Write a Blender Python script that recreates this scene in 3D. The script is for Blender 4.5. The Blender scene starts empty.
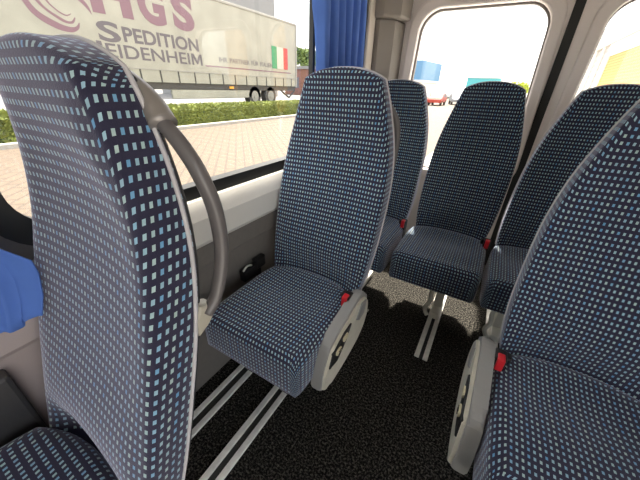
import bpy, bmesh, math, random
from mathutils import Vector, Matrix
from mathutils.geometry import tessellate_polygon
random.seed(7)
SC = bpy.context.scene
COL = SC.collection
PI = math.pi

# ------------------------------------------------------------------ camera
cd = bpy.data.cameras.new('camera')
cam = bpy.data.objects.new('camera', cd)
COL.objects.link(cam)
SC.camera = cam
YAW, PITCH, ROLL = -.5186, .4955, .0356
_f = Vector((math.sin(YAW)*math.cos(PITCH), math.cos(YAW)*math.cos(PITCH), -math.sin(PITCH)))
_r = Vector((math.cos(YAW), -math.sin(YAW), 0))
_u = _r.cross(_f)
_r2 = math.cos(ROLL)*_r + math.sin(ROLL)*_u
_u2 = -math.sin(ROLL)*_r + math.cos(ROLL)*_u
mw = Matrix((_r2, _u2, -_f)).transposed().to_4x4()
mw.translation = Vector((0, 0, 1.22))
cam.matrix_world = mw
cd.sensor_fit = 'HORIZONTAL'
cd.sensor_width = 36.0
cd.lens = 284.0/640*36.0
cd.clip_start = 0.02
cd.clip_end = 600

# ------------------------------------------------------------------ world, sun, exposure
SUN_DIR = Vector((-.075, .53, .848)).normalized()      # towards the sun
W = bpy.data.worlds.new('world')
SC.world = W
W.use_nodes = True
nt = W.node_tree
for n in list(nt.nodes): nt.nodes.remove(n)
sky = nt.nodes.new('ShaderNodeTexSky')
sky.sky_type = 'NISHITA'
sky.sun_disc = False
sky.sun_elevation = math.asin(SUN_DIR.z)
sky.sun_rotation = math.atan2(SUN_DIR.x, SUN_DIR.y)
sky.air_density = 1.0
sky.dust_density = 4.0
sky.ozone_density = 0.6
bg = nt.nodes.new('ShaderNodeBackground')
bg.inputs['Strength'].default_value = 0.30
out = nt.nodes.new('ShaderNodeOutputWorld')
hz = nt.nodes.new('ShaderNodeMix')          # thin bright cloud over the sky
hz.data_type = 'RGBA'
hz.inputs['Factor'].default_value = .72
nt.links.new(sky.outputs[0], hz.inputs[6])
hz.inputs[7].default_value = (2.9, 2.85, 2.75, 1)
nt.links.new(hz.outputs[2], bg.inputs[0])
nt.links.new(bg.outputs[0], out.inputs[0])
sd = bpy.data.lights.new('sun', 'SUN')
sd.energy = 6.2
sd.angle = math.radians(2.5)
sd.color = (1.0, .93, .82)
sun = bpy.data.objects.new('sun', sd)
COL.objects.link(sun)
sun.rotation_euler = SUN_DIR.to_track_quat('Z', 'Y').to_euler()
sun.location = (-10, -10, 20)
vs = SC.view_settings
vs.view_transform = 'Standard'
vs.look = 'None'
vs.gamma = 1.0
vs.use_curve_mapping = False
vs.exposure = 2.0

# ------------------------------------------------------------------ materials
def mat(name, col, rough=.6, metal=0.0, spec=.5, noise=0.0, nscale=40.0, bump=0.0, bscale=200.0, sheen=0.0):
    m = bpy.data.materials.new(name)
    m.use_nodes = True
    t = m.node_tree
    b = t.nodes['Principled BSDF']
    b.inputs['Base Color'].default_value = (*col, 1)
    b.inputs['Roughness'].default_value = rough
    b.inputs['Metallic'].default_value = metal
    b.inputs['Specular IOR Level'].default_value = spec
    if sheen:
        b.inputs['Sheen Weight'].default_value = sheen
    tc = t.nodes.new('ShaderNodeTexCoord')
    if noise:
        nz = t.nodes.new('ShaderNodeTexNoise')
        nz.inputs['Scale'].default_value = nscale
        nz.inputs['Detail'].default_value = 4
        t.links.new(tc.outputs['Object'], nz.inputs['Vector'])
        rp = t.nodes.new('ShaderNodeMapRange')
        rp.inputs['From Min'].default_value = .3
        rp.inputs['From Max'].default_value = .7
        rp.inputs['To Min'].default_value = 1-noise
        rp.inputs['To Max'].default_value = 1+noise
        t.links.new(nz.outputs[0], rp.inputs[0])
        mx = t.nodes.new('ShaderNodeVectorMath')
        mx.operation = 'SCALE'
        mx.inputs[0].default_value = col
        t.links.new(rp.outputs[0], mx.inputs['Scale'])
        t.links.new(mx.outputs[0], b.inputs['Base Color'])
    if bump:
        nb = t.nodes.new('ShaderNodeTexNoise')
        nb.inputs['Scale'].default_value = bscale
        nb.inputs['Detail'].default_value = 3
        t.links.new(tc.outputs['Object'], nb.inputs['Vector'])
        bp = t.nodes.new('ShaderNodeBump')
        bp.inputs['Strength'].default_value = bump
        bp.inputs['Distance'].default_value = .003
        t.links.new(nb.outputs[0], bp.inputs['Height'])
        t.links.new(bp.outputs[0], b.inputs['Normal'])
    return m

def mnode(t, op, a, b=None, c=None):
    n = t.nodes.new('ShaderNodeMath')
    n.operation = op
    for i, v in enumerate((a, b, c)):
        if v is None: continue
        if isinstance(v, (int, float)): n.inputs[i].default_value = v
        else: t.links.new(v, n.inputs[i])
    return n.outputs[0]

def fabric():
    m = bpy.data.materials.new('seat_moquette')
    m.use_nodes = True
    t = m.node_tree
    b = t.nodes['Principled BSDF']
    uv = t.nodes.new('ShaderNodeUVMap')
    sp = t.nodes.new('ShaderNodeSeparateXYZ')
    t.links.new(uv.outputs[0], sp.inputs[0])
    PU, PV = .0120, .0168
    u = mnode(t, 'DIVIDE', sp.outputs[0], PU)
    v = mnode(t, 'DIVIDE', sp.outputs[1], PV)
    fu = mnode(t, 'ABSOLUTE', mnode(t, 'SUBTRACT', mnode(t, 'FRACT', mnode(t, 'ADD', u, 100.)), .5))
    fv = mnode(t, 'ABSOLUTE', mnode(t, 'SUBTRACT', mnode(t, 'FRACT', mnode(t, 'ADD', v, 100.)), .5))
    mu = mnode(t, 'LESS_THAN', fu, .215)
    mv = mnode(t, 'LESS_THAN', fv, .225)
    mask = mnode(t, 'MULTIPLY', mu, mv)
    cu = mnode(t, 'FLOOR', mnode(t, 'ADD', u, 100.))
    cv = mnode(t, 'FLOOR', mnode(t, 'ADD', v, 100.))
    cb = t.nodes.new('ShaderNodeCombineXYZ')
    t.links.new(cu, cb.inputs[0]); t.links.new(cv, cb.inputs[1])
    wn = t.nodes.new('ShaderNodeTexWhiteNoise')
    wn.noise_dimensions = '2D'
    t.links.new(cb.outputs[0], wn.inputs['Vector'])
    md = mnode(t, 'MODULO', cu, 3.)
    val = mnode(t, 'ADD', mnode(t, 'MULTIPLY', md, .32), mnode(t, 'MULTIPLY', wn.outputs['Value'], .34))
    cr = t.nodes.new('ShaderNodeValToRGB')
    e = cr.color_ramp.elements
    e[0].position = 0.0; e[0].color = (.36, .51, .53, 1)
    e[1].position = 1.0; e[1].color = (.30, .47, .57, 1)
    for pos, c in ((.25, (.40, .52, .50, 1)), (.42, (.13, .32, .54, 1)), (.56, (.26, .44, .57, 1)), (.8, (.34, .50, .55, 1))):
        k = e.new(pos); k.color = c
    t.links.new(val, cr.inputs[0])
    mx = t.nodes.new('ShaderNodeMix')
    mx.data_type = 'RGBA'
    t.links.new(mask, mx.inputs['Factor'])
    mx.inputs[6].default_value = (.027, .025, .050, 1)
    t.links.new(cr.outputs[0], mx.inputs[7])
    t.links.new(mx.outputs[2], b.inputs['Base Color'])
    b.inputs['Roughness'].default_value = .9
    b.inputs['Specular IOR Level'].default_value = .15
    b.inputs['Sheen Weight'].default_value = .6
    b.inputs['Sheen Roughness'].default_value = .45
    b.inputs['Sheen Tint'].default_value = (.8, .78, .95, 1)
    tc = t.nodes.new('ShaderNodeTexCoord')
    nb = t.nodes.new('ShaderNodeTexNoise')
    nb.inputs['Scale'].default_value = 500
    t.links.new(tc.outputs['Object'], nb.inputs['Vector'])
    bp = t.nodes.new('ShaderNodeBump')
    bp.inputs['Strength'].default_value = .25
    bp.inputs['Distance'].default_value = .002
    t.links.new(nb.outputs[0], bp.inputs['Height'])
    t.links.new(bp.outputs[0], b.inputs['Normal'])
    return m

def glass_mat():
    m = bpy.data.materials.new('window_glass')
    m.use_nodes = True
    t = m.node_tree
    for n in list(t.nodes): t.nodes.remove(n)
    o = t.nodes.new('ShaderNodeOutputMaterial')
    tr = t.nodes.new('ShaderNodeBsdfTransparent')
    tr.inputs[0].default_value = (.95, .95, .93, 1)
    gl = t.nodes.new('ShaderNodeBsdfGlossy')
    gl.inputs['Roughness'].default_value = .02
    mx = t.nodes.new('ShaderNodeMixShader')
    mx.inputs[0].default_value = .045
    t.links.new(tr.outputs[0], mx.inputs[1]); t.links.new(gl.outputs[0], mx.inputs[2])
    t.links.new(mx.outputs[0], o.inputs[0])
    return m

def paving():
    m = bpy.data.materials.new('brick_paving')
    m.use_nodes = True
    t = m.node_tree
    b = t.nodes['Principled BSDF']
    tc = t.nodes.new('ShaderNodeTexCoord')
    mp = t.nodes.new('ShaderNodeMapping')
    mp.inputs['Rotation'].default_value = (0, 0, math.radians(45))
    t.links.new(tc.outputs['Object'], mp.inputs[0])
    br = t.nodes.new('ShaderNodeTexBrick')
    br.inputs['Scale'].default_value = 1.0
    br.inputs['Brick Width'].default_value = .44
    br.inputs['Row Height'].default_value = .22
    br.inputs['Mortar Size'].default_value = .022
    br.inputs['Color1'].default_value = (.100, .072, .050, 1)
    br.inputs['Color2'].default_value = (.088, .064, .045, 1)
    br.inputs['Mortar'].default_value = (.06, .045, .034, 1)
    t.links.new(mp.outputs[0], br.inputs['Vector'])
    t.links.new(br.outputs['Color'], b.inputs['Base Color'])
    b.inputs['Roughness'].default_value = .85
    return m

def carpet():
    m = bpy.data.materials.new('ribbed_carpet')
    m.use_nodes = True
    t = m.node_tree
    b = t.nodes['Principled BSDF']
    tc = t.nodes.new('ShaderNodeTexCoord')
    nz = t.nodes.new('ShaderNodeTexNoise')
    nz.inputs['Scale'].default_value = 125
    nz.inputs['Detail'].default_value = 6
    nz.inputs['Roughness'].default_value = .75
    t.links.new(tc.outputs['Object'], nz.inputs['Vector'])
    cr = t.nodes.new('ShaderNodeValToRGB')
    e = cr.color_ramp.elements
    e[0].position = .49; e[0].color = (.005, .0047, .0044, 1)
    e[1].position = .66; e[1].color = (.15, .138, .12, 1)
    t.links.new(nz.outputs[0], cr.inputs[0])
    t.links.new(cr.outputs[0], b.inputs['Base Color'])
    b.inputs['Roughness'].default_value = .95
    b.inputs['Specular IOR Level'].default_value = .1
    wv = t.nodes.new('ShaderNodeTexWave')
    wv.inputs['Scale'].default_value = 40
    wv.inputs['Distortion'].default_value = 2
    t.links.new(tc.outputs['Object'], wv.inputs['Vector'])
    ad = mnode(t, 'ADD', nz.outputs[0], mnode(t, 'MULTIPLY', wv.outputs['Fac'], .25))
    bp = t.nodes.new('ShaderNodeBump')
    bp.inputs['Strength'].default_value = .8
    bp.inputs['Distance'].default_value = .006
    t.links.new(ad, bp.inputs['Height'])
    t.links.new(bp.outputs[0], b.inputs['Normal'])
    return m

def slats(name, c1, c2, scale):
    m = bpy.data.materials.new(name)
    m.use_nodes = True
    t = m.node_tree
    b = t.nodes['Principled BSDF']
    tc = t.nodes.new('ShaderNodeTexCoord')
    wv = t.nodes.new('ShaderNodeTexWave')
    wv.bands_direction = 'Z'
    wv.inputs['Scale'].default_value = scale
    t.links.new(tc.outputs['Object'], wv.inputs['Vector'])
    cr = t.nodes.new('ShaderNodeValToRGB')
    cr.color_ramp.elements[0].color = (*c1, 1)
    cr.color_ramp.elements[1].color = (*c2, 1)
    t.links.new(wv.outputs['Fac'], cr.inputs[0])
    t.links.new(cr.outputs[0], b.inputs['Base Color'])
    b.inputs['Roughness'].default_value = .7
    return m

FAB = fabric()
GLASS = glass_mat()
def translucent(m, c, f):
    t = m.node_tree
    o = t.nodes['Material Output']
    tl = t.nodes.new('ShaderNodeBsdfTranslucent')
    tl.inputs[0].default_value = (*c, 1)
    mx = t.nodes.new('ShaderNodeMixShader')
    mx.inputs[0].default_value = f
    t.links.new(t.nodes['Principled BSDF'].outputs[0], mx.inputs[1])
    t.links.new(tl.outputs[0], mx.inputs[2])
    t.links.new(mx.outputs[0], o.inputs[0])
PIPE = mat('grey_piping', (.52, .50, .52), .85, sheen=.3)
DARKPL = mat('dark_grey_plastic', (.035, .034, .036), .5, noise=.1, bump=.1, bscale=300)
HANDLE = mat('handle_plastic', (.115, .105, .105), .38, spec=.5)
BRACK = mat('silver_bracket_plastic', (.27, .245, .23), .38, metal=.25)
BEIGE = mat('beige_plastic', (.42, .39, .32), .45)
COVER = mat('warm_grey_plastic', (.60, .57, .48), .5, noise=.05, bump=.08, bscale=400)
COVERRIM = mat('mid_grey_plastic', (.28, .275, .265), .4, bump=.08, bscale=400)
CREAM = mat('cream_button', (.62, .56, .38), .4)
BLACK = mat('black_plastic', (.012, .012, .013), .45)
RED = mat('red_button', (.62, .02, .03), .35)
METAL = mat('pale_metal', (.74, .72, .66), .42, metal=.3)
ALU = mat('aluminium_rail', (.85, .84, .80), .45, metal=.1, noise=.12, nscale=30)
GROOVE = mat('rail_groove', (.03, .03, .03), .6)
CARPET = carpet()
TRIM = mat('white_grey_trim', (.72, .70, .66), .5, bump=.05, bscale=300)
PANEL = mat('grey_wall_panel', (.17, .155, .14), .55, noise=.05, bump=.08, bscale=260)
MAUVE = mat('mauve_grey_panel', (.30, .25, .245), .55, bump=.08, bscale=260)
DOORPL = mat('door_lining', (.78, .72, .70), .5, bump=.05, bscale=300)
PILLAR = mat('taupe_pillar_trim', (.22, .195, .175), .6, bump=.1, bscale=300)
PILLARL = mat('light_taupe_trim', (.50, .45, .40), .6)
CEIL = mat('headliner', (.72, .70, .66), .9, bump=.1)
RUBBER = mat('black_rubber', (.008, .008, .008), .55)
SEAL = mat('grey_seal', (.22, .20, .19), .6)
CURTAIN = mat('blue_curtain_cloth', (.085, .185, .56),   .8, noise=.06, nscale=15)
translucent(CURTAIN, (.10, .22, .55), .15)

# ------------------------------------------------------------------ helpers
def finish(bm, name, m, parent=None, smooth=False):
    me = bpy.data.meshes.new(name)
    bmesh.ops.recalc_face_normals(bm, faces=bm.faces)
    bm.to_mesh(me); bm.free()
    for mm in (m if isinstance(m, (list, tuple)) else [m]): me.materials.append(mm)
    if smooth:
        for p in me.polygons: p.use_smooth = True
    o = bpy.data.objects.new(name, me)
    COL.objects.link(o)
    if parent: o.parent = parent
    return o

def tag(o, label=None, cat=None, group=None, kind=None):
    if label: o['label'] = label
    if cat: o['category'] = cat
    if group: o['group'] = group
    if kind: o['kind'] = kind
    return o

def thing(name, label, cat, loc=(0, 0, 0), rz=0, group=None):
    o = bpy.data.objects.new(name, None)
    COL.objects.link(o)
    o.location = loc
    o.rotation_euler = (0, 0, rz)
    o.empty_display_size = .05
    return tag(o, label, cat, group)

def box(bm, x0, x1, y0, y1, z0, z1, bev=0.0, seg=2):
    v = [bm.verts.new(p) for p in ((x0, y0, z0), (x1, y0, z0), (x1, y1, z0), (x0, y1, z0), (x0, y0, z1), (x1, y0, z1), (x1, y1, z1), (x0, y1, z1))]
    fs = [bm.faces.new([v[i] for i in q]) for q in ((0, 3, 2, 1), (4, 5, 6, 7), (0, 1, 5, 4), (1, 2, 6, 5), (2, 3, 7, 6), (3, 0, 4, 7))]
    if bev:
        es = list({e for f in fs for e in f.edges})
        bmesh.ops.bevel(bm, geom=es, offset=bev, segments=seg, affect='EDGES', profile=.5)

def boxo(name, m, b, parent=None, bev=0.0):
    bm = bmesh.new()
    box(bm, *b, bev=bev)
    return finish(bm, name, m, parent)

def tube(bm, pts, r, n=10, flat=None, cap=True):
    """tube through pts; r number or list; flat=(a,b) scales of the two axes"""
    pts = [Vector(p) for p in pts]
    rs = r if isinstance(r, (list, tuple)) else [r]*len(pts)
    rings = []
    ref = None
    for i, p in enumerate(pts):
        d = (pts[min(i+1, len(pts)-1)]-pts[max(i-1, 0)]).normalized()
        if ref is None:
            ref = Vector((1, 0, 0)) if abs(d.x) < .8 else Vector((0, 0, 1))
        a = (ref-d*ref.dot(d)).normalized()
        ref = a
        b = d.cross(a)
        fa, fb = flat or (1, 1)
        rings.append([bm.verts.new(p+(a*math.cos(2*PI*k/n)*fa+b*math.sin(2*PI*k/n)*fb)*rs[i]) for k in range(n)])
    for i in range(len(rings)-1):
        for k in range(n):
            bm.faces.new((rings[i][k], rings[i][(k+1) % n], rings[i+1][(k+1) % n], rings[i+1][k]))
    if cap:
        bm.faces.new(rings[0][::-1]); bm.faces.new(rings[-1])

def smooth_pts(pts, n=6):
    pts = [Vector(p) for p in pts]
    o = []
    for i in range(len(pts)-1):
        p0 = pts[max(i-1, 0)]; p1 = pts[i]; p2 = pts[i+1]; p3 = pts[min(i+2, len(pts)-1)]
        for k in range(n):
            t = k/n
            o.append(.5*((2*p1)+(-p0+p2)*t+(2*p0-5*p1+4*p2-p3)*t*t+(-p0+3*p1-3*p2+p3)*t**3))
    o.append(pts[-1])
    return o

def cyl(bm, c, axis, r, h, n=20):
    c = Vector(c)
    ax = {'x': Vector((1, 0, 0)), 'y': Vector((0, 1, 0)), 'z': Vector((0, 0, 1))}[axis]
    tube(bm, [c-ax*h/2, c+ax*h/2], r, n)

def prism(bm, poly, fn, d0, d1, bev=0.0, seg=2):
    """poly: 2D points; fn(u,v,d)->xyz; between depths d0,d1"""
    a = [bm.verts.new(fn(u, v, d0)) for u, v in poly]
    b = [bm.verts.new(fn(u, v, d1)) for u, v in poly]
    n = len(poly)
    fs = [bm.faces.new(a[::-1]), bm.faces.new(b)]
    for i in range(n):
        fs.append(bm.faces.new((a[i], a[(i+1) % n], b[(i+1) % n], b[i])))
    if bev:
        es = list(fs[0].edges)+list(fs[1].edges)
        bmesh.ops.bevel(bm, geom=es, offset=bev, segments=seg, affect='EDGES', profile=.5)

def rrect(u0, u1, v0, v1, r, n=8, taper=0.0):
    o = []
    for cx, cy, a0 in ((u1-r, v1-r, 0), (u0+r, v1-r, 90), (u0+r, v0+r, 180), (u1-r, v0+r, 270)):
        for k in range(n+1):
            a = math.radians(a0+90*k/n)
            o.append([cx+r*math.cos(a), cy+r*math.sin(a)])
    if taper:
        for p in o:
            t = (p[1]-v0)/(v1-v0)
            p[0] += taper*t*(1 if p[0] < (u0+u1)/2 else -1)
    return [tuple(p) for p in o]

def sheet(bm, outer, holes, fn, d0, d1):
    polys = [outer]+holes
    flat = [p for q in polys for p in q]
    tris = tessellate_polygon([[Vector((p[0], p[1], 0)) for p in q] for q in polys])
    A = [bm.verts.new(fn(u, v, d0)) for u, v in flat]
    B = [bm.verts.new(fn(u, v, d1)) for u, v in flat]
    for t in tris:
        try:
            bm.faces.new([A[i] for i in t]); bm.faces.new([B[i] for i in t][::-1])
        except ValueError:
            pass
    k = 0
    for q in polys:
        n = len(q)
        for i in range(n):
            a, b = k+i, k+(i+1) % n
            bm.faces.new((A[a], A[b], B[b], B[a]))
        k += n

def ring(bm, pa, pb, fn, d0, d1):
    n = len(pa)
    L = [[bm.verts.new(fn(u, v, d)) for u, v in p] for p, d in ((pa, d0), (pa, d1), (pb, d1), (pb, d0))]
    for i in range(n):
        j = (i+1) % n
        for k in range(4):
            m_ = (k+1) % 4
            bm.faces.new((L[k][i], L[k][j], L[m_][j], L[m_][i]))

def padded(name, m, parent, hw, S, dome, r, th, pos, front, n=22, mm=34, r2=.012, dome_pow=2.4, open_base=False):
    """upholstered pad: hw(s) half width, length S (side), domed end; pos(x,s,d)->xyz; front(a,b)->extra depth"""
    bm = bmesh.new()
    uvl = bm.loops.layers.uv.new('UVMap')
    UV = {}
    def outl(a, b, ins):
        top = S-ins+dome*(1-abs(a)**dome_pow)
        s = ins+(top-ins)*b
        return a*(hw(min(s, S))-ins), s
    def V(x, s, d, uv):
        v = bm.verts.new(pos(x, s, d)); UV[v] = uv; return v
    def grid(ins, dfun):
        g = []
        for j in range(mm+1):
            b = j/mm
            row = []
            for i in range(n+1):
                a = -1+2*i/n
                x, s = outl(a, b, ins)
                row.append(V(x, s, dfun(a, b), (x, s)))
            g.append(row)
        return g
    fall = lambda a, b: min(1, (1-abs(a))*5)*min(1, (1-b)*8)*(1 if open_base else min(1, b*8))
    G = grid(r, lambda a, b: front(a, b)*fall(a, b))
    B = grid(r2, lambda a, b: th)
    idx = [(i, 0) for i in range(n+1)]+[(n, j) for j in range(1, mm+1)]+[(i, mm) for i in range(n-1, -1, -1)]+[(0, j) for j in range(mm-1, 0, -1)]
    def nrm(i, j):
        if j == mm:
            return Vector(((-.7 if i == 0 else .7 if i == n else 0), .7 if i in (0, n) else 1))
        if j == 0:
            return Vector(((-.7 if i == 0 else .7 if i == n else 0), -.7 if i in (0, n) else -1))
        return Vector((-1, 0)) if i == 0 else Vector((1, 0))
    loops = [[G[j][i] for i, j in idx]]
    lay = []
    K = 5
    for k in range(1, K+1):
        t = PI/2*k/K
        lay.append((r*(1-math.sin(t)), r*(1-math.cos(t)), r*t))
    arc = r*PI/2
    for q in (.33, .66, 1):
        lay.append((0, r+(th-r-r2)*q, arc+(th-r-r2)*q))
    lay.append((r2*.3, th-r2*.3, arc+th-r-r2*.6))
    for ins, d, al in lay:
        lp = []
        for i, j in idx:
            a, b = -1+2*i/n, j/mm
            x, s = outl(a, b, ins)
            x0, s0 = outl(a, b, r)
            nn = nrm(i, j)
            lp.append(V(x, s, d, (x0+nn.x*al, s0+nn.y*al)))
        loops.append(lp)
    loops.append([B[j][i] for i, j in idx])
    fs = []
    for g, flip in ((G, 0), (B, 1)):
        for j in range(mm):
            for i in range(n):
                q = [g[j][i], g[j][i+1], g[j+1][i+1], g[j+1][i]]
                fs.append(bm.faces.new(q[::-1] if flip else q))
    L = len(idx)
    for k in range(len(loops)-1):
        for i in range(L):
            fs.append(bm.faces.new((loops[k][(i+1) % L], loops[k][i], loops[k+1][i], loops[k+1][(i+1) % L])))
    for f in fs:
        f.smooth = True
        for l in f.loops: l[uvl].uv = UV[l.vert]
    return finish(bm, name, m, parent, True)

def outline_pts(hw, S, dome, ins=0.0, n=14, mm=30):
    P = []
    for j in range(mm+1):
        s = S*j/mm
        P.append((hw(s)-ins, s))
    for i in range(1, n):
        a = 1-2*i/n
        P.append((a*(hw(S)-ins), S-ins+dome*(1-abs(a)**2.4)))
    for j in range(mm, -1, -1):
        s = S*j/mm
        P.append((-hw(s)+ins, s))
    return P

def interp(tab):
    def f(s):
        if s <= tab[0][0]: return tab[0][1]
        for (a, va), (b, vb) in zip(tab, tab[1:]):
            if s <= b:
                t = (s-a)/(b-a)
                return va+(vb-va)*t
        return tab[-1][1]
    return f

def smooth_tab(tab, n=5):
    P = smooth_pts([(a, b, 0) for a, b in tab], n)
    return interp([(p.x, p.y) for p in P])

# ------------------------------------------------------------------ bus shell
XL, XR, YF, YR, ZC = -.85, 1.23, -2.3, 2.25, 1.85
def struct(o): return tag(o, kind='structure')
struct(boxo('floor', CARPET, (XL-.06, XR+.06, YF-.06, YR+.06, -.08, 0)))
struct(boxo('ceiling', CEIL, (XL-.06, XR+.06, YF-.06, YR+.06, ZC, ZC+.06)))

fl = lambda u, v, d: (XL-d, u, v)
fr = lambda u, v, d: (XR+d, u, v)
fb = lambda u, v, d: (u, YR+d, v)
ff = lambda u, v, d: (u, YF-d, v)

def window(name, fn, u0, u1, v0, v1, r, d=.03, seal=.04, taper=0.0, parent=None):
    bm = bmesh.new()
    ring(bm, rrect(u0, u1, v0, v1, r, taper=taper), rrect(u0+seal, u1-seal, v0+seal, v1-seal, max(.02, r-seal*.6), taper=taper), fn, -.004, d+.012)
    if parent is None:
        w = struct(finish(bm, name, RUBBER))
    else:
        w = finish(bm, name, RUBBER, parent)
    bm = bmesh.new()
    prism(bm, rrect(u0+seal*.5, u1-seal*.5, v0+seal*.5, v1-seal*.5, r, taper=taper), fn, d, d+.004)
    finish(bm, 'glass_pane', GLASS, w)
    return w

LW = [(.10, 1.97, .855, 1.70, .13), (-1.95, -.06, .855, 1.70, .13)]
bm = bmesh.new()
sheet(bm, [(YF, 0), (YR, 0), (YR, ZC), (YF, ZC)], [rrect(*w) for w in LW], fl, 0, .06)
struct(finish(bm, 'wall_left', PANEL))
window('window_1', fl, *LW[0], seal=.05)
window('window_2', fl, *LW[1])
RW = [(-1.85, -.10, .06, 1.82, .05)]        # the open sliding door
bm = bmesh.new()
sheet(bm, [(YF, 0), (YR, 0), (YR, ZC), (YF, ZC)], [rrect(*w) for w in RW], fr, 0, .06)
struct(finish(bm, 'wall_right', PANEL))
bm = bmesh.new()
box(bm, XL, XR, YF-.06, YF, 0, ZC)
struct(finish(bm, 'wall_front', PANEL))  # unseen; closed without a windscreen to cut light on the rear seats

# rear doors: two leaves with a dark seam between them
XS = .19
def rear_door(name, x0, x1, w):
    bm = bmesh.new()
    sheet(bm, [(x0, .05), (x1, .05), (x1, ZC), (x0, ZC)], [rrect(*w, .12, taper=.035)], fb, 0, .06)
    d = struct(finish(bm, name, DOORPL))
    bm = bmesh.new()
    o = .055
    ring(bm, rrect(w[0]-o, w[1]+o, w[2]-o, w[3]+o, .15, taper=.035), rrect(w[0]+.004, w[1]-.004, w[2]+.004, w[3]-.004, .12, taper=.035), fb, -.022, .03)
    fo = finish(bm, 'window_surround', DOORPL, d)
    bv = fo.modifiers.new('bevel', 'BEVEL'); bv.width = .014; bv.segments = 3; bv.limit_method = 'ANGLE'
    bm = bmesh.new()
    ring(bm, rrect(w[0]-.01, w[1]+.01, w[2]-.01, w[3]+.01, .12, taper=.035), rrect(w[0]+.012, w[1]-.012, w[2]+.012, w[3]-.012, .115, taper=.035), fb, .031, .058)
    finish(bm, 'window_seal', SEAL, d)
    bm = bmesh.new()
    prism(bm, rrect(w[0], w[1], w[2], w[3], .12, taper=.035), fb, .04, .045)
    finish(bm, 'glass_pane', GLASS, d)
    return d
rear_door('door_1', -.73, XS-.0245, (-.64, .125, .70, 1.665))
rear_door('door_2', XS+.0205, XR-.1, (.290, 1.02, .70, 1.655))
bm = bmesh.new()
box(bm, XS-.024, XS+.020, YR-.006, YR+.05, .05, ZC)
struct(finish(bm, 'trim_1', RUBBER))
bm = bmesh.new()
box(bm, XL-.06, -.731, YR, YR+.06, 0, ZC)
box(bm, XR-.099, XR+.06, YR, YR+.06, 0, ZC)
box(bm, -.731, XR-.099, YR, YR+.06, 0, .049)
struct(finish(bm, 'wall_back', PANEL))

# corner pillar lining beside the rear door, with a wider head
bm = bmesh.new()
prism(bm, [(XL+.002, 2.06), (-.80, 2.05), (-.725, 2.12), (-.700, YR-.026), (-.700, YR-.002), (XL+.002, YR-.002)], lambda u, v, d: (u, v, d), .002, 1.60, bev=.012)
struct(finish(bm, 'trim_2', PILLAR))
bm = bmesh.new()
prism(bm, [(XL+.002, 2.02), (-.77, 2.02), (-.69, 2.10), (-.665, YR-.024), (XL+.002, YR-.024)], lambda u, v, d: (u, v, d), 1.60, ZC-.002, bev=.015)
struct(finish(bm, 'trim_3', PILLAR))
bm = bmesh.new()
box(bm, XL+.001, XL+.022, 1.955, 2.052, .30, 1.80, bev=.008)
struct(finish(bm, 'trim_4', PILLARL))
# pale sill moulding under the left window
bm = bmesh.new()
prism(bm, [(XL+.001, .862), (XL+.018, .858), (XL+.052, .80), (XL+.055, .715), (XL+.04, .695), (XL+.001, .69)], lambda u, v, d: (u, d, v), .165, 2.0, bev=.004)
struct(finish(bm, 'trim_5', TRIM))
# ridge along the lower panel
bm = bmesh.new()
box(bm, XL+.001, XL+.028, .2, 2.05, .60, .688, bev=.008)
struct(finish(bm, 'trim_6', PANEL))
# front part of the side wall, with a door pillar
bm = bmesh.new()
prism(bm, [(XL+.001, .845), (XL+.012, .84), (XL+.05, .68), (XL+.04, .665), (XL+.03, .36), (XL+.001, .35)], lambda u, v, d: (u, d, v), -.6, .16, bev=.004)
struct(finish(bm, 'trim_7', MAUVE))
bm = bmesh.new()
box(bm, XL+.001, XL+.075, -.6, .012, .36, .645, bev=.01)
struct(finish(bm, 'trim_8', DARKPL))
bm = bmesh.new()
box(bm, XL+.001, XL+.055, -1.2, .04, .002, .345, bev=.01)
struct(finish(bm, 'baseboard_left', BLACK))

# ------------------------------------------------------------------ floor rails
def floor_rail(x0, x1, y0, y1, label):
    t = thing('floor_rail', label, 'rail', ((x0+x1)/2, (y0+y1)/2, 0), 0, 'seat rails in the floor')
    h = (x1-x0)/2
    L = (y1-y0)/2
    for s in (-1, 1):
        boxo('rail_strip', ALU, (s*h-.012, s*h+.012, -L, L, .0005, .012), t, bev=.003)
    boxo('groove', GROOVE, (-h+.012, h-.012, -L, L, .0005, .004), t)
    return t
floor_rail(-.768, -.714, -.6, 1.28, 'pale aluminium seat rail pair on the floor nearest the side wall')
floor_rail(-.557, -.509, -.6, 1.28, 'pale aluminium seat rail pair on the floor next to the aisle, beneath the window seats')
floor_rail(-.052, -.010, 1.14, 1.95, 'short pale seat rail pair on the floor beneath the middle rear seat')
floor_rail(.255, .300, 1.20, 1.95, 'pale seat rail pair on the floor beneath the right rear seat')

# ------------------------------------------------------------------ seats
HW = smooth_tab([(0, .197), (.10, .211), (.2, .218), (.33, .2195), (.43, .217), (.52, .208), (.60, .194), (.68, .174), (.74, .157), (.795, .139)])
SB, DOME, TH = .795, .033, .085
def bend_fn(k):
    def f(s):
        if s < .5: return k*s
        t = min(s, .84)-.5
        return k*.5+k*t-(k+.12)*t*t/.64
    return f

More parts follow.
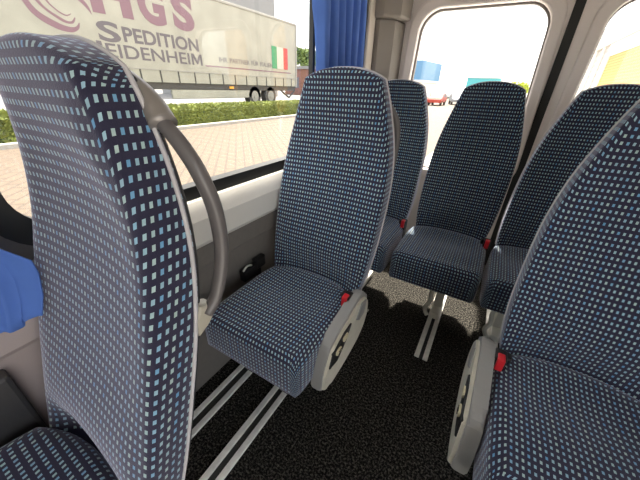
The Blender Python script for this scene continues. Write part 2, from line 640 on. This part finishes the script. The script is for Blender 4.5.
def make_seat(label, cat, loc, rec=.25, handle=0, cover=0, legs=((-.175, .0), (.03, 0)), buckle=None, rear=False, group=None, rz=0, wide=1.0, zc=.478, tall=1.0, lean=0.0, thin=.42, coff=0.0, hol=.030):
    """seat with its origin on the floor under the hinge; seat faces -y; handle/cover: +1 right side, -1 left side"""
    t = thing('minibus_seat', label, cat, loc, rz, 'checked seats of the minibus')
    hwf = lambda s: HW(s)*wide
    bend = bend_fn(rec)
    Z0 = .44
    tf = lambda s: 1-thin*max(0, min(1, (s-.42)/.38))**1.2      # the pad thins towards its top
    posb = lambda x, s, d: (x+lean*s, bend(s)+d*tf(s), Z0+s*tall)
    def front(a, b):                      # bolsters forward, hollow middle, lumbar swell
        return .012*(1-a*a)*(1 if b < .8 else (1-b)/.2)-.018*math.exp(-((b-.22)/.16)**2)*(1-a*a*.5)+hol*math.exp(-(b/.12)**2)*(1-a*a*.6)-.010*math.exp(-((b-.93)/.10)**2)
    padded('backrest', FAB, t, hwf, SB, DOME, .016, TH, posb, front, open_base=True)
    bm = bmesh.new()
    P = [posb(x, s, TH-.012) for x, s in outline_pts(hwf, SB, DOME, -.001)]
    tube(bm, P, .0032, 6)
    finish(bm, 'piping', PIPE, t, True)
    HS = lambda s: hwf(s)-.012
    padded('back_shell', DARKPL, t, HS, SB-.01, DOME, .012, .028, lambda x, s, d: (x+lean*s, bend(s)+(TH-.004+d*.55)*tf(s), Z0+s*tall), lambda a, b: .0, n=12, mm=20, r2=.012)
    # cushion
    CL = .435
    hc = smooth_tab([(0, .205), (.03, .2145), (.10, .2165), (.32, .2165), (.42, .200), (.46, .185)])
    def posc(x, s, d):
        return (x, -.415+s, zc-d)
    def frontc(a, b):
        return .014*math.exp(-((b-.68)/.25)**2)*(1-a*a)+.006*math.exp(-(b/.1)**2)
    padded('cushion', FAB, t, hc, CL-.02, .05, .032, .165, posc, frontc, n=22, mm=22, r2=.015)
    # frame below the cushion
    bm = bmesh.new()
    box(bm, -.17, .17, -.33, .02, .27, .309, bev=.006)
    finish(bm, 'seat_frame', BLACK, t)
    if rear:
        for dx, dy in legs:
            bm = bmesh.new()
            box(bm, dx-.024, dx+.024, -.17, -.10, .05, .292, bev=.004)
            box(bm, dx-.03, dx+.03, -.25, -.02, .012, .05, bev=.006)
            lg = finish(bm, 'leg', METAL, t)
            bm = bmesh.new()
            tube(bm, smooth_pts([(dx-.03, -.16, .20), (dx-.05, -.19, .15), (dx-.045, -.21, .10), (dx-.062, -.23, .055), (dx-.04, -.245, .02)], 4), [.012]*17, 8)
            finish(bm, 'latch_lever', METAL, lg, True)
    else:
        for dx, dy in legs:
            bm = bmesh.new()
            box(bm, dx-.02, dx+.02, -.16, -.02, .03, .292, bev=.004)
            box(bm, dx-.026, dx+.026, -.26, .02, .0125, .035, bev=.004)
            finish(bm, 'leg', DARKPL, t)
    for sx in ((buckle,) if buckle else ()):
        bm = bmesh.new()
        box(bm, sx*.208-.017, sx*.208+.017, -.085, -.035, .452, .512, bev=.006)
        box(bm, sx*.208-.009, sx*.208+.009, -.06, .0, .38, .46, bev=.003)
        box(bm, sx*.208-sx*.02-.012, sx*.208-sx*.02+.012, -.055, -.025, .462, .500, bev=.006)
        bk = finish(bm, 'belt_buckle', BLACK, t)
        bk['label'] = 'black belt buckle with a red release button'
        bm = bmesh.new()
        box(bm, sx*.208-.0105, sx*.208+.0105, -.094, -.062, .470, .517, bev=.004)
        finish(bm, 'release_button', RED, bk)
    if handle:
        s = handle
        bm = bmesh.new()
        pts = smooth_pts([(s*.162, .246, 1.176), (s*.188, .252, 1.147), (s*.208, .2595, 1.1065), (s*.214, .270, 1.050), (s*.214, .269, .979), (s*.213, .2475, .912), (s*.210, .226, .885)], 5)
        tube(bm, pts, [.0105+.0015*math.sin(PI*i/(len(pts)-1)) for i in range(len(pts))], 12, flat=(1.0, .95))
        hd = finish(bm, 'grab_handle', HANDLE, t, True)
        bm = bmesh.new()
        tube(bm, smooth_pts([(s*.095, .247, 1.224), (s*.122, .249, 1.210), (s*.146, .249, 1.193), (s*.169, .246, 1.170)], 4), [.008]+[.012+.004*i/11 for i in range(12)], 12, flat=(1.0, 1.15))
        finish(bm, 'upper_bracket', BRACK, hd, True)
        bm = bmesh.new()
        prism(bm, [(.214, .90), (.236, .893), (.244, .873), (.224, .853), (.204, .842), (.198, .87)], lambda u, v, d: (d, u, v+.008), s*.188, s*.214, bev=.006)
        finish(bm, 'lower_bracket', BEIGE, hd)
    if cover:
        s = cover
        P = smooth_pts([(-.330, .285, 0), (-.318, .36, 0), (-.275, .448, 0), (-.205, .474, 0), (-.125, .492, 0), (-.045, .508, 0), (.02, .488, 0), (.052, .43, 0), (.05, .34, 0), (.0, .285, 0), (-.14, .258, 0), (-.27, .258, 0), (-.33, .285, 0)], 4)[:-1]
        P = [(p.x, p.y) for p in P]
        cy, cz = -.13, .375
        inner = [(cy+(u-cy)*.955, cz+(v-cz)*.90-.008) for u, v in P]
        bm = bmesh.new()
        prism(bm, P, lambda u, v, d: (s*d, u, v), .212, .252, bev=.010, seg=3)
        cv = finish(bm, 'side_cover', COVERRIM, t)
        cv.location.x = -s*-coff
        bm = bmesh.new()
        prism(bm, inner, lambda u, v, d: (s*d, u, v), .245, .262, bev=.006, seg=2)
        finish(bm, 'face_plate', COVER, cv)
        bm = bmesh.new()
        prism(bm, [(-.295, .372), (-.275, .425), (-.19, .455), (-.135, .452), (-.17, .40), (-.24, .358)], lambda u, v, d: (s*d, u, v), .258, .268, bev=.003)
        finish(bm, 'switch_plate', BLACK, cv)
        for (u, v) in ((-.190, .433), (-.240, .412)):
            bm = bmesh.new()
            prism(bm, rrect(u-.018, u+.018, v-.012, v+.012, .008, 3), lambda uu, vv, d: (s*d, uu, vv), .265, .274, bev=.003)
            b1 = finish(bm, 'button', CREAM, cv)
            if u < -.2:
                bm = bmesh.new()
                for q in (-.006, .006):
                    box(bm, min(s*.273, s*.276), max(s*.273, s*.276), u-.010, u+.010, v+q-.0018, v+q+.0018)
                finish(bm, 'button_mark', BLACK, cv)
        bm = bmesh.new()
        prism(bm, [(-.085, .425), (-.04, .478), (.012, .462), (.0, .40), (-.05, .395)], lambda u, v, d: (s*d, u, v), .258, .266, bev=.004)
        finish(bm, 'finger_recess', COVERRIM, cv)
    return t

X2, XRS, XC = -.560, .405, -.10
make_seat('blue checked minibus seat nearest the camera on the left, with a bowed grab handle', 'seat', (X2+.010, -.004, 0), rec=.285, handle=1, buckle=None, rz=-.03, zc=.508, tall=.998, thin=.2, hol=.066)
make_seat('blue checked window seat by the blue side curtain, second from the front on the left', 'seat', (X2+.018, .877, 0), rec=.215, handle=1, cover=1, buckle=1, wide=1.075, tall=1.015, lean=.034)
make_seat('large blue checked seat at the right edge of the photo, cut by the frame', 'seat', (XRS-.003, .877, 0), rec=.215, cover=-1, buckle=-1, legs=((-.08, 0), (.12, 0)), lean=.025, coff=.012)
make_seat('dark blue rear row seat mostly hidden behind the curtain-side window seat', 'seat', (XC-.458, 1.714, 0), rec=.2, rear=True, wide=.98, legs=((.02, 0),), buckle=1)
make_seat('dark blue rear row seat in the middle, in full view before the rear door window', 'seat', (XC+.004, 1.714, 0), rec=.2, lean=.028, rear=True, wide=.98, legs=((.062, 0),), buckle=1)
make_seat('dark blue rear row seat on the right, half hidden behind the large right seat', 'seat', (XC+.458, 1.714, 0), rec=.2, lean=.075, rear=True, wide=.98, legs=((-.065, 0),))

# ------------------------------------------------------------------ curtains
def curtain(name, label, cols, z_rows, amp, folds, x0, ph=0.0, flare=0.0, lift=0.0, pleat=False):
    """cols(z)->(y0,y1)"""
    bm = bmesh.new()
    N = folds*12
    g = []
    for z in z_rows:
        y0, y1 = cols(z)
        row = []
        for i in range(N+1):
            t = i/N
            a = t*folds*2*PI+ph+.5*math.sin(z*6+t*9)
            row.append(bm.verts.new((x0+flare*t**3*max(0, min(1, (1.15-z)/.25))+(amp*(2*abs(math.sin(a/2))**.8-1) if pleat else amp*math.sin(a)+.25*amp*math.sin(a*2.3+1)), y0+(y1-y0)*(t+.012*math.sin(a*2)), (z+.006*math.sin(a+1) if z == z_rows[0] else z)+lift*t**3*max(0, min(1, (.96-z)/.2)))))
        g.append(row)
    for j in range(len(g)-1):
        for i in range(N):
            bm.faces.new((g[j][i], g[j][i+1], g[j+1][i+1], g[j+1][i]))
    o = finish(bm, name, CURTAIN, None, True)
    sol = o.modifiers.new('thick', 'SOLIDIFY'); sol.thickness = .003
    return tag(o, label, 'curtain', 'blue curtains of the side window')
curtain('curtain', 'bunched blue curtain hanging at the rear end of the side window', lambda z: (1.325-.06*(z-1.25), 1.80-.06*(z-1.2)), [.93+.085*i for i in range(10)], .036, 6, -.800, pleat=True)
c1e = interp([(.745, .092), (.80, .108), (.86, .118), (.90, .117), (.95, .085), (1.05, .0), (1.2, -.08), (1.7, -.12)])
curtain('curtain', 'blue curtain with a ragged hem hanging at the left edge of the photo', lambda z: (-.24, c1e(z)), [.745, .76, .78, .80, .82, .84, .86, .88, .90, .95, 1.05, 1.2, 1.4, 1.6, 1.70], .006, 6, -.775, 1.0, .075, .045)
bm = bmesh.new()
box(bm, XL-.02, XL+.004, 1.352, 1.372, .87, 1.69)
struct(finish(bm, 'trim_9', RUBBER))

# small things by the wall
t = thing('seat_belt', 'black seat belt lying beside the cushion of the curtain-side window seat', 'seat belt', (-.818, .80, .44))
bm = bmesh.new()
box(bm, -.022, .012, -.06, .03, -.02, .035, bev=.006)
box(bm, -.03, .0, .03, .10, -.01, .05, bev=.008)
finish(bm, 'buckle_body', BLACK, t)
bm = bmesh.new()
tube(bm, smooth_pts([(.0, -.055, .035), (.003, -.03, .052), (.0, .0, .04)], 4), .005, 6)
finish(bm, 'metal_tongue', METAL, t, True)
bm = bmesh.new()
tube(bm, [(-.02, .06, .02), (-.035, .09, -.2), (-.03, .10, -.425)], .018, 8, flat=(.25, 1))
finish(bm, 'webbing', BLACK, t, True)
bm = bmesh.new()
tube(bm, smooth_pts([(0, 0, .0), (.022, 0, .002), (.034, .0, -.012), (.028, 0, -.024)], 4), .005, 8)
o = tag(finish(bm, 'coat_hook', METAL, None, True), 'small pale hook on the dark side panel behind the nearest left seat', 'hook')
o.location = (XL+.001, .50, .52)
bm = bmesh.new()
prism(bm, [(-.006, -.012), (.005, -.010), (.007, .004), (.001, .014), (-.005, .006)], lambda u, v, d: (u, v, d+.15*v*v), .001, .004)
o = tag(finish(bm, 'paper_scrap', BEIGE), 'tiny pale scrap lying on the dark carpet behind the grey side cover', 'scrap')
o.location = (-.40, 1.33, 0)

# ------------------------------------------------------------------ outside
G = -.5
PAVE = paving()
struct(boxo('ground', PAVE, (-11.0, -1.6, -30, 120, G-.2, G)))
BOUNCE_YARD = mat('pale_bounce_yard', (.50, .48, .44), .85, noise=.08, nscale=2)
struct(boxo('bounce_yard', BOUNCE_YARD, (-1.6, 40, -30, 120, G-.2, G)))  # pale ground added beside the bus to bounce sunlight into the cabin
VERGE = mat('verge_soil', (.22, .20, .12), .95, noise=.3, nscale=3)
struct(boxo('verge', VERGE, (-90, -11.2, -30, 120, G-.2, G+.01)))
ASPH = mat('asphalt', (.14, .135, .13), .9, noise=.15, nscale=2)
G2 = .05
struct(boxo('lorry_park', ASPH, (-90, -12.65, -30, 120, G-.2, G2)))
CONC = mat('pale_concrete', (.36, .34, .30), .85, noise=.1, nscale=4)
tag(boxo('kerb', CONC, (-11.2, -11.0, -30, 60, G-.2, G+.13), bev=.02), 'pale concrete kerb along the brick paving below the hedge', 'kerb')

# clipped hedge: a core with leaves
LEAF = mat('hedge_leaf', (.19, .22, .045), .7, noise=.35, nscale=1.5)
h = thing('hedge', 'low clipped green hedge between the kerb and the white trailer', 'hedge', (-12, 8, G))
bm = bmesh.new()
n1 = 90
box(bm, -.45, .40, -18, 20, .02, .66)
finish(bm, 'branches', mat('hedge_core', (.10, .13, .03), .9), h)
bm = bmesh.new()
for i in range(26000):
    y = random.uniform(-8, 20)
    if random.random() < .55:
        p = Vector((.46+random.uniform(-.05, .05), y, random.uniform(.02, .78)))
    else:
        p = Vector((random.uniform(-.48, .48), y,   .77+random.uniform(-.08, .09)))
    sz = random.uniform(.035, .075)
    a = Vector((random.gauss(0, 1), random.gauss(0, 1), random.gauss(0, 1))).normalized()
    b = a.orthogonal().normalized()
    vs_ = [bm.verts.new(p+q) for q in (a*sz, b*sz*.5, -a*sz, -b*sz*.5)]
    bm.faces.new(vs_)
tag(finish(bm, 'leaves', LEAF, h), kind='stuff')

# trailer
TX = -13.3
tr = thing('trailer', 'white curtain-sided lorry trailer parked beyond the hedge with large lettering', 'trailer', (TX, 8, G))
def TP(u, v, d): return (d, u-8, v-G)       # world y,z and outward depth -> local
TARP = mat('dirty_white_tarpaulin', (.33, .32, .265), .55, noise=.10, nscale=1.2)
TGREY = mat('trailer_grey', (.28, .27, .24), .6)
TDARK = mat('trailer_dark', (.06, .055, .05), .7)
LILAC = mat('lettering_mauve', (.20, .115, .14), .6)
LGREY = mat('lettering_grey', (.12, .105, .115), .6)
ZB, ZT, YE, Y0 = 1.16, 4.78, 19.0, 3.0
bm = bmesh.new()
box(bm, -2.5, 0, Y0-8, YE-8, ZB-G, ZT-G-.12)
finish(bm, 'tarpaulin', TARP, tr)
bm = bmesh.new()
box(bm, -2.52, .03, Y0-8, YE-8+.03, ZT-G-.12, ZT-G, bev=.02)
box(bm, -2.52, .04, YE-8-.02, YE-8+.12, ZB-G-.05, ZT-G-.02, bev=.02)
finish(bm, 'roof_rail', TGREY, tr)
bm = bmesh.new()
box(bm, -.02, .02, Y0-8, YE-8, ZB+.45-G, ZB+.49-G)
finish(bm, 'curtain_hem', TGREY, tr)
for k in range(18):
    y = Y0+.5+k*.88
    if y > YE-.2: break
    bm = bmesh.new()
    box(bm, .0, .025, y-8-.025, y-8+.025, ZB-G-.05, ZB-G+.46)
    finish(bm, 'strap', TDARK, tr)
bm = bmesh.new()
box(bm, -2.4, -.05, Y0-8, YE-8, ZB-G-.28, ZB-G)
finish(bm, 'chassis', TDARK, tr)
bm = bmesh.new()
box(bm, -.15, -.05, 9.2-8, 15.3-8, .50-G, .92-G, bev=.02)
finish(bm, 'side_guard', TARP, tr)
for s in (-1, 1):
    bm = bmesh.new()
    tube(bm, [TP(8.45, .95, -.5), TP(8.45+s*.30, .35, -.5)], .06, 8)
    tube(bm, [TP(8.45+s*.30, .35, -.5), TP(8.45+s*.30, G2+.02, -.5)], .10, 8)
    finish(bm, 'landing_leg', TGREY, tr)
for y in (16.25, 14.75):
    bm = bmesh.new()
    cyl(bm, TP(y, G2+.52, -.25), 'x', .52, .40, 28)
    w = finish(bm, 'wheel', TDARK, tr, False)
    bm = bmesh.new()
    cyl(bm, TP(y, G2+.52, -.06), 'x', .30, .05, 20)
    cyl(bm, TP(y, G2+.52, -.04), 'x', .12, .08, 14)
    finish(bm, 'hub', TGREY, w)
bm = bmesh.new()
tube(bm, [TP(17.3, .95, -.1), TP(18.3, .45, -.1)], .06, 6)
tube(bm, [TP(18.3, .45, -.1), TP(19.0, .9, -.1)], .05, 6)
finish(bm, 'underrun_bar', TDARK, tr)
bm = bmesh.new()
box(bm, -.04, .02, 12.7-8, 13.0-8, .95-G, 1.06-G, bev=.01)
finish(bm, 'marker_light', mat('amber_lens', (.8, .35, .03), .4), tr)
for y0, y1, c in ((16.45, 16.95, (.03, .24, .11)), (16.95, 17.62, (.44, .43, .38)), (17.62, 18.08, (.42, .05, .05))):
    bm = bmesh.new()
    box(bm, .0, .012, y0-8, y1-8, 2.13-G, 3.32-G)
    finish(bm, 'flag_stripe', mat('flag_colour', c, .6), tr)

def text_mesh(s, u0, u1, v0, v1, off):
    cu = bpy.data.curves.new('t', 'FONT')
    cu.body = s
    cu.offset = off
    cu.extrude = .003
    cu.resolution_u = 4
    ob = bpy.data.objects.new('t', cu)
    COL.objects.link(ob)
    dg = bpy.context.evaluated_depsgraph_get()
    me = bpy.data.meshes.new_from_object(ob.evaluated_get(dg))
    bpy.data.objects.remove(ob)
    xs = [v.co.x for v in me.vertices]; ys = [v.co.y for v in me.vertices]
    ax, bx, ay, by = min(xs), max(xs), min(ys), max(ys)
    V = [(u0+(v.co.x-ax)/(bx-ax)*(u1-u0), v0+(v.co.y-ay)/(by-ay)*(v1-v0), v.co.z+.003) for v in me.vertices]
    F = [tuple(p.vertices) for p in me.polygons]
    bpy.data.meshes.remove(me)
    return V, F

def lettering(name, items, m, d=.001):
    for s, u0, u1, v0, v1, off in items:
        bm = bmesh.new()
        V, F = text_mesh(s, u0, u1, v0, v1, off)
        vv = [bm.verts.new(TP(u, v, d+w)) for u, v, w in V]
        for f in F:
            try: bm.faces.new([vv[i] for i in f])
            except ValueError: pass
        finish(bm, name, m, tr)
TS = (13.3)/13.0
def ty(y): return y*TS
def tz(z): return 1.22+(z-1.22)*TS
lettering('lettering', [('H', ty(6.55), ty(7.95), tz(3.22), tz(4.45), .05), ('G', ty(8.22), ty(9.32), tz(3.17), tz(4.47), .05), ('S', ty(9.66), ty(10.72), tz(3.17), tz(4.47), .05)], LILAC)
lettering('lettering', [('S', ty(6.52), ty(7.28), tz(2.40), tz(3.02), .025), ('PEDITION', ty(7.38), ty(10.75), tz(2.46), tz(2.95), .025)], LGREY)
lettering('lettering', [('H', ty(5.80), ty(6.55), tz(1.87), tz(2.40), .025), ('EIDENHEI', ty(6.65), ty(10.17), tz(1.92), tz(2.36), .012)], LGREY)
lettering('lettering', [('IHR', ty(11.9), ty(12.45), tz(2.15), tz(2.36), .012), ('PARTNER', ty(12.62), ty(14.08), tz(2.15), tz(2.36), .012), ('FÜR', ty(14.25), ty(14.82), tz(2.15), tz(2.42), .012), ('ITALIEN', ty(14.98), ty(16.1), tz(2.15), tz(2.36), .012)], LGREY)
bm = bmesh.new()
u0, u1, v0, v1 = ty(10.27), ty(10.85), tz(1.92), tz(2.36)
prism(bm, [(u0+(u1-u0)*p, v0+(v1-v0)*q) for p, q in ((0, 0), (0, 1), (.24, 1), (.5, .42), (.76, 1), (1, 1), (1, 0), (.83, 0), (.83, .68), (.56, .08), (.44, .08), (.17, .68), (.17, 0))], TP, .001, .007)
finish(bm, 'lettering', LGREY, tr)
bm = bmesh.new()
box(bm, .002, .008, ty(11.0)-8, ty(18.0)-8, tz(1.90)-G, tz(1.96)-G)
finish(bm, 'underline', LILAC, tr)
# swirl emblem: nested crescent strokes
STROKES = [([(4.72, 3.95), (4.66, 3.6), (4.78, 3.21), (4.92, 2.93), (5.17, 2.73), (5.52, 2.59), (5.86, 2.57), (6.09, 2.69), (6.17, 2.87)],
            [(4.76, 3.96), (4.80, 3.62), (4.94, 3.25), (5.09, 3.02), (5.36, 2.86), (5.67, 2.74), (5.92, 2.72), (6.06, 2.78), (6.15, 2.88)]),
           ([(5.02, 3.9), (5.0, 3.6), (5.11, 3.28), (5.29, 3.08), (5.53, 2.91), (5.75, 2.81), (5.97, 2.83), (6.09, 3.0)],
            [(5.05, 3.9), (5.08, 3.62), (5.21, 3.3), (5.35, 3.12), (5.6, 2.97), (5.79, 2.88), (5.94, 2.89), (6.06, 3.01)]),
           ([(5.28, 3.7), (5.38, 3.33), (5.55, 3.14), (5.72, 3.03), (5.86, 3.01), (6.0, 3.09)],
            [(5.31, 3.71), (5.44, 3.34), (5.58, 3.17), (5.74, 3.07), (5.86, 3.045), (5.98, 3.10)]),
           ([(6.22, 3.85), (6.5, 3.55), (6.61, 3.37), (6.64, 3.18)], [(5.9, 3.80), (6.32, 3.52), (6.52, 3.34), (6.63, 3.18)])]
for so, si in STROKES:
    bm = bmesh.new()
    A = smooth_pts([(u, v, 0) for u, v in so], 5)
    B = smooth_pts([(u, v, 0) for u, v in si], 5)
    L = [[bm.verts.new(TP(p.x, p.y, d)) for p in Q] for Q in (A, B) for d in (.001, .006)]
    for k in range(len(A)-1):
        for q, r_ in ((0, 1), (1, 3), (3, 2), (2, 0)):
            bm.faces.new((L[q][k], L[q][k+1], L[r_][k+1], L[r_][k]))
    finish(bm, 'emblem_stroke', LILAC, tr)

# buildings and trees beyond the trailer
def building(name, label, loc, rz, size, wallm, roofm, wins=(), extra=None):
    t = thing(name, label, 'building', loc, rz)
    w, d, h_ = size
    boxo('wall', wallm, (-w/2, w/2, -d/2, d/2, 0, h_), t)
    boxo('roof', roofm, (-w/2-.2, w/2+.2, -d/2-.2, d/2+.2, h_, h_+.35), t)
    for (u0, u1, v0, v1, m) in wins:
        boxo('window', m, (-w/2+u0, -w/2+u1, -d/2-.05, -d/2+.02, v0, v1), t)
    return t
GREYW = mat('grey_cladding', (.22, .22, .22), .7)
BRICKR = mat('red_brick', (.22, .11, .08), .85, noise=.15, nscale=3)
WHITEW = mat('white_render', (.75, .74, .70), .7)
BLUEW = mat('blue_cladding', (.12, .26, .42), .6)
TEAL = mat('teal_cladding', (.10, .42, .46), .6)
DWIN = mat('dark_window', (.12, .12, .14), .3)
building('warehouse', 'tall grey clad building rising behind the trailer roof', (-27, 24.6, G2), 0, (9, 8, 11.5), GREYW, GREYW)
building('brick_building', 'low red brick building seen between trailer and blue curtain', (-24, 41, G2), 0, (9, 6, 3.2), BRICKR, GREYW, ((1, 2.5, .9, 2.2, DWIN), (4, 5.5, .9, 2.2, DWIN)))
b = building('office_building', 'blue and white office building far behind the rear door window', (-18.3, 66, G), math.radians(-8), (8.5, 10, 3.0), WHITEW, WHITEW, ((1.2, 2.6, .5, 2.4, DWIN), (3.6, 5.6, .5, 2.4, DWIN)))
boxo('upper_storey', BLUEW, (-4.4, 4.4, -5.1, 5.1, 3.35, 6.4), b)
building('teal_building', 'distant teal and white building behind the rear door window', (-5.6, 82, G), 0, (6.5, 6, 4.4), TEAL, WHITEW, ((1, 2.2, .3, 1.8, DWIN),))

def tree(label, loc, r, h_, n, c):
    t = thing('tree', label, 'tree', loc, 0, 'trees beyond the windows')
    bm = bmesh.new()
    tube(bm, [(0, 0, 0), (.05, 0, h_*.35), (0, .05, h_*.7)], [.18, .13, .05], 8)
    finish(bm, 'trunk', mat('bark', (.12, .08, .05), .9), t)
    bm = bmesh.new()
    cl = [(Vector((random.uniform(-.6, .6)*r, random.uniform(-.6, .6)*r, h_*random.uniform(.5, .85))), r*random.uniform(.4, .65)) for _ in range(9)]
    for i in range(n):
        c0, rr = random.choice(cl)
        dv = Vector((random.gauss(0, 1), random.gauss(0, 1), random.gauss(0, 1))).normalized()
        p = c0+dv*rr*random.uniform(.6, 1)
        sz = random.uniform(.14, .3)
        a = Vector((random.gauss(0, 1), random.gauss(0, 1), random.gauss(0, 1))).normalized()
        b_ = a.orthogonal().normalized()
        bm.faces.new([bm.verts.new(p+q) for q in (a*sz, b_*sz*.6, -a*sz, -b_*sz*.6)])
    tag(finish(bm, 'foliage', mat('tree_leaf', c, .8, noise=.3, nscale=1), t), kind='stuff')
tree('dark green tree nearest the trailer, above the brick building', (-32, 48.5, G2), 2.6, 6.9, 2500, (.12, .17, .04))
tree('dark green tree beside the blue curtain, above the brick building', (-33, 55, G2), 2.6, 6.6, 2500, (.14, .19, .05))
tree('yellow-green tree at the right side of the left rear window', (.9, 62, G), 1.7, 2.9, 2000, (.36, .42, .04))

def car(label, loc, rz, c):
    t = thing('car', label, 'car', loc, rz, 'cars parked behind the minibus')
    m = mat('car_paint', c, .35)
    bm = bmesh.new()
    prism(bm, [(-2.1, .35), (-2.12, .7), (-1.9, .9), (-1.1, .98), (-.55, 1.42), (.95, 1.45), (1.6, 1.0), (2.05, .9), (2.1, .4)], lambda u, v, d: (d, u, v), -.86, .86, bev=.09)
    finish(bm, 'body', m, t)
    bm = bmesh.new()
    prism(bm, [(-1.0, .98), (-.52, 1.36), (.9, 1.38), (1.4, 1.02)], lambda u, v, d: (d, u, v), -.875, .875)
    finish(bm, 'side_window', DWIN, t)
    bm = bmesh.new()
    prism(bm, [(-1.12, 1.0), (-.60, 1.40), (-.56, 1.38), (-1.06, .98)], lambda u, v, d: (d, u, v), -.7, .7)
    finish(bm, 'windscreen', DWIN, t)
    for y in (-1.3, 1.3):
        for x in (-.75, .75):
            bm = bmesh.new()
            cyl(bm, (x, y, .32), 'x', .32, .22, 18)
            finish(bm, 'wheel', TDARK, t)
    return t
car('small red car facing the bus, seen through the left rear door window', (-8.0, 44, G), 0, (.45, .06, .04))
car('white car parked left of the red car, through the rear door window', (-11.4, 49, G), math.radians(75), (.6, .6, .6))
car('grey car parked right of the red car, through the rear door window', (-6.4, 50, G), math.radians(15), (.25, .27, .29))

# long shed on the right, seen through the right rear door window
ORANGE = slats('orange_timber_slats', (.62, .33, .10), (.46, .23, .06), 1.1)
GREYS = slats('grey_sheet_cladding', (.44, .40, .37), (.36, .33, .31), .5)
t = thing('shed', 'long orange timber and grey clad shed behind the right rear door window', 'building', (9, 40, G), 0)
boxo('timber_wall', ORANGE, (0, 8, -22, 11.5, 0, 5.9), t)
boxo('fascia', GREYS, (-.3, 8, -22, 32, 7.2, 9.6), t)
boxo('white_frame', WHITEW, (-.15, 8, -22, 12.6, 5.9, 7.2), t)
boxo('white_frame', WHITEW, (-.15, 8, 11.5, 13.2, 0, 5.9), t)
boxo('grey_wall', GREYS, (0, 8, 13.2, 32, 0, 7.2), t)
for k in range(4):
    boxo('post', WHITEW, (-.2, -.02, 15.5+k*4.2, 16.1+k*4.2, 0, 7.2), t)
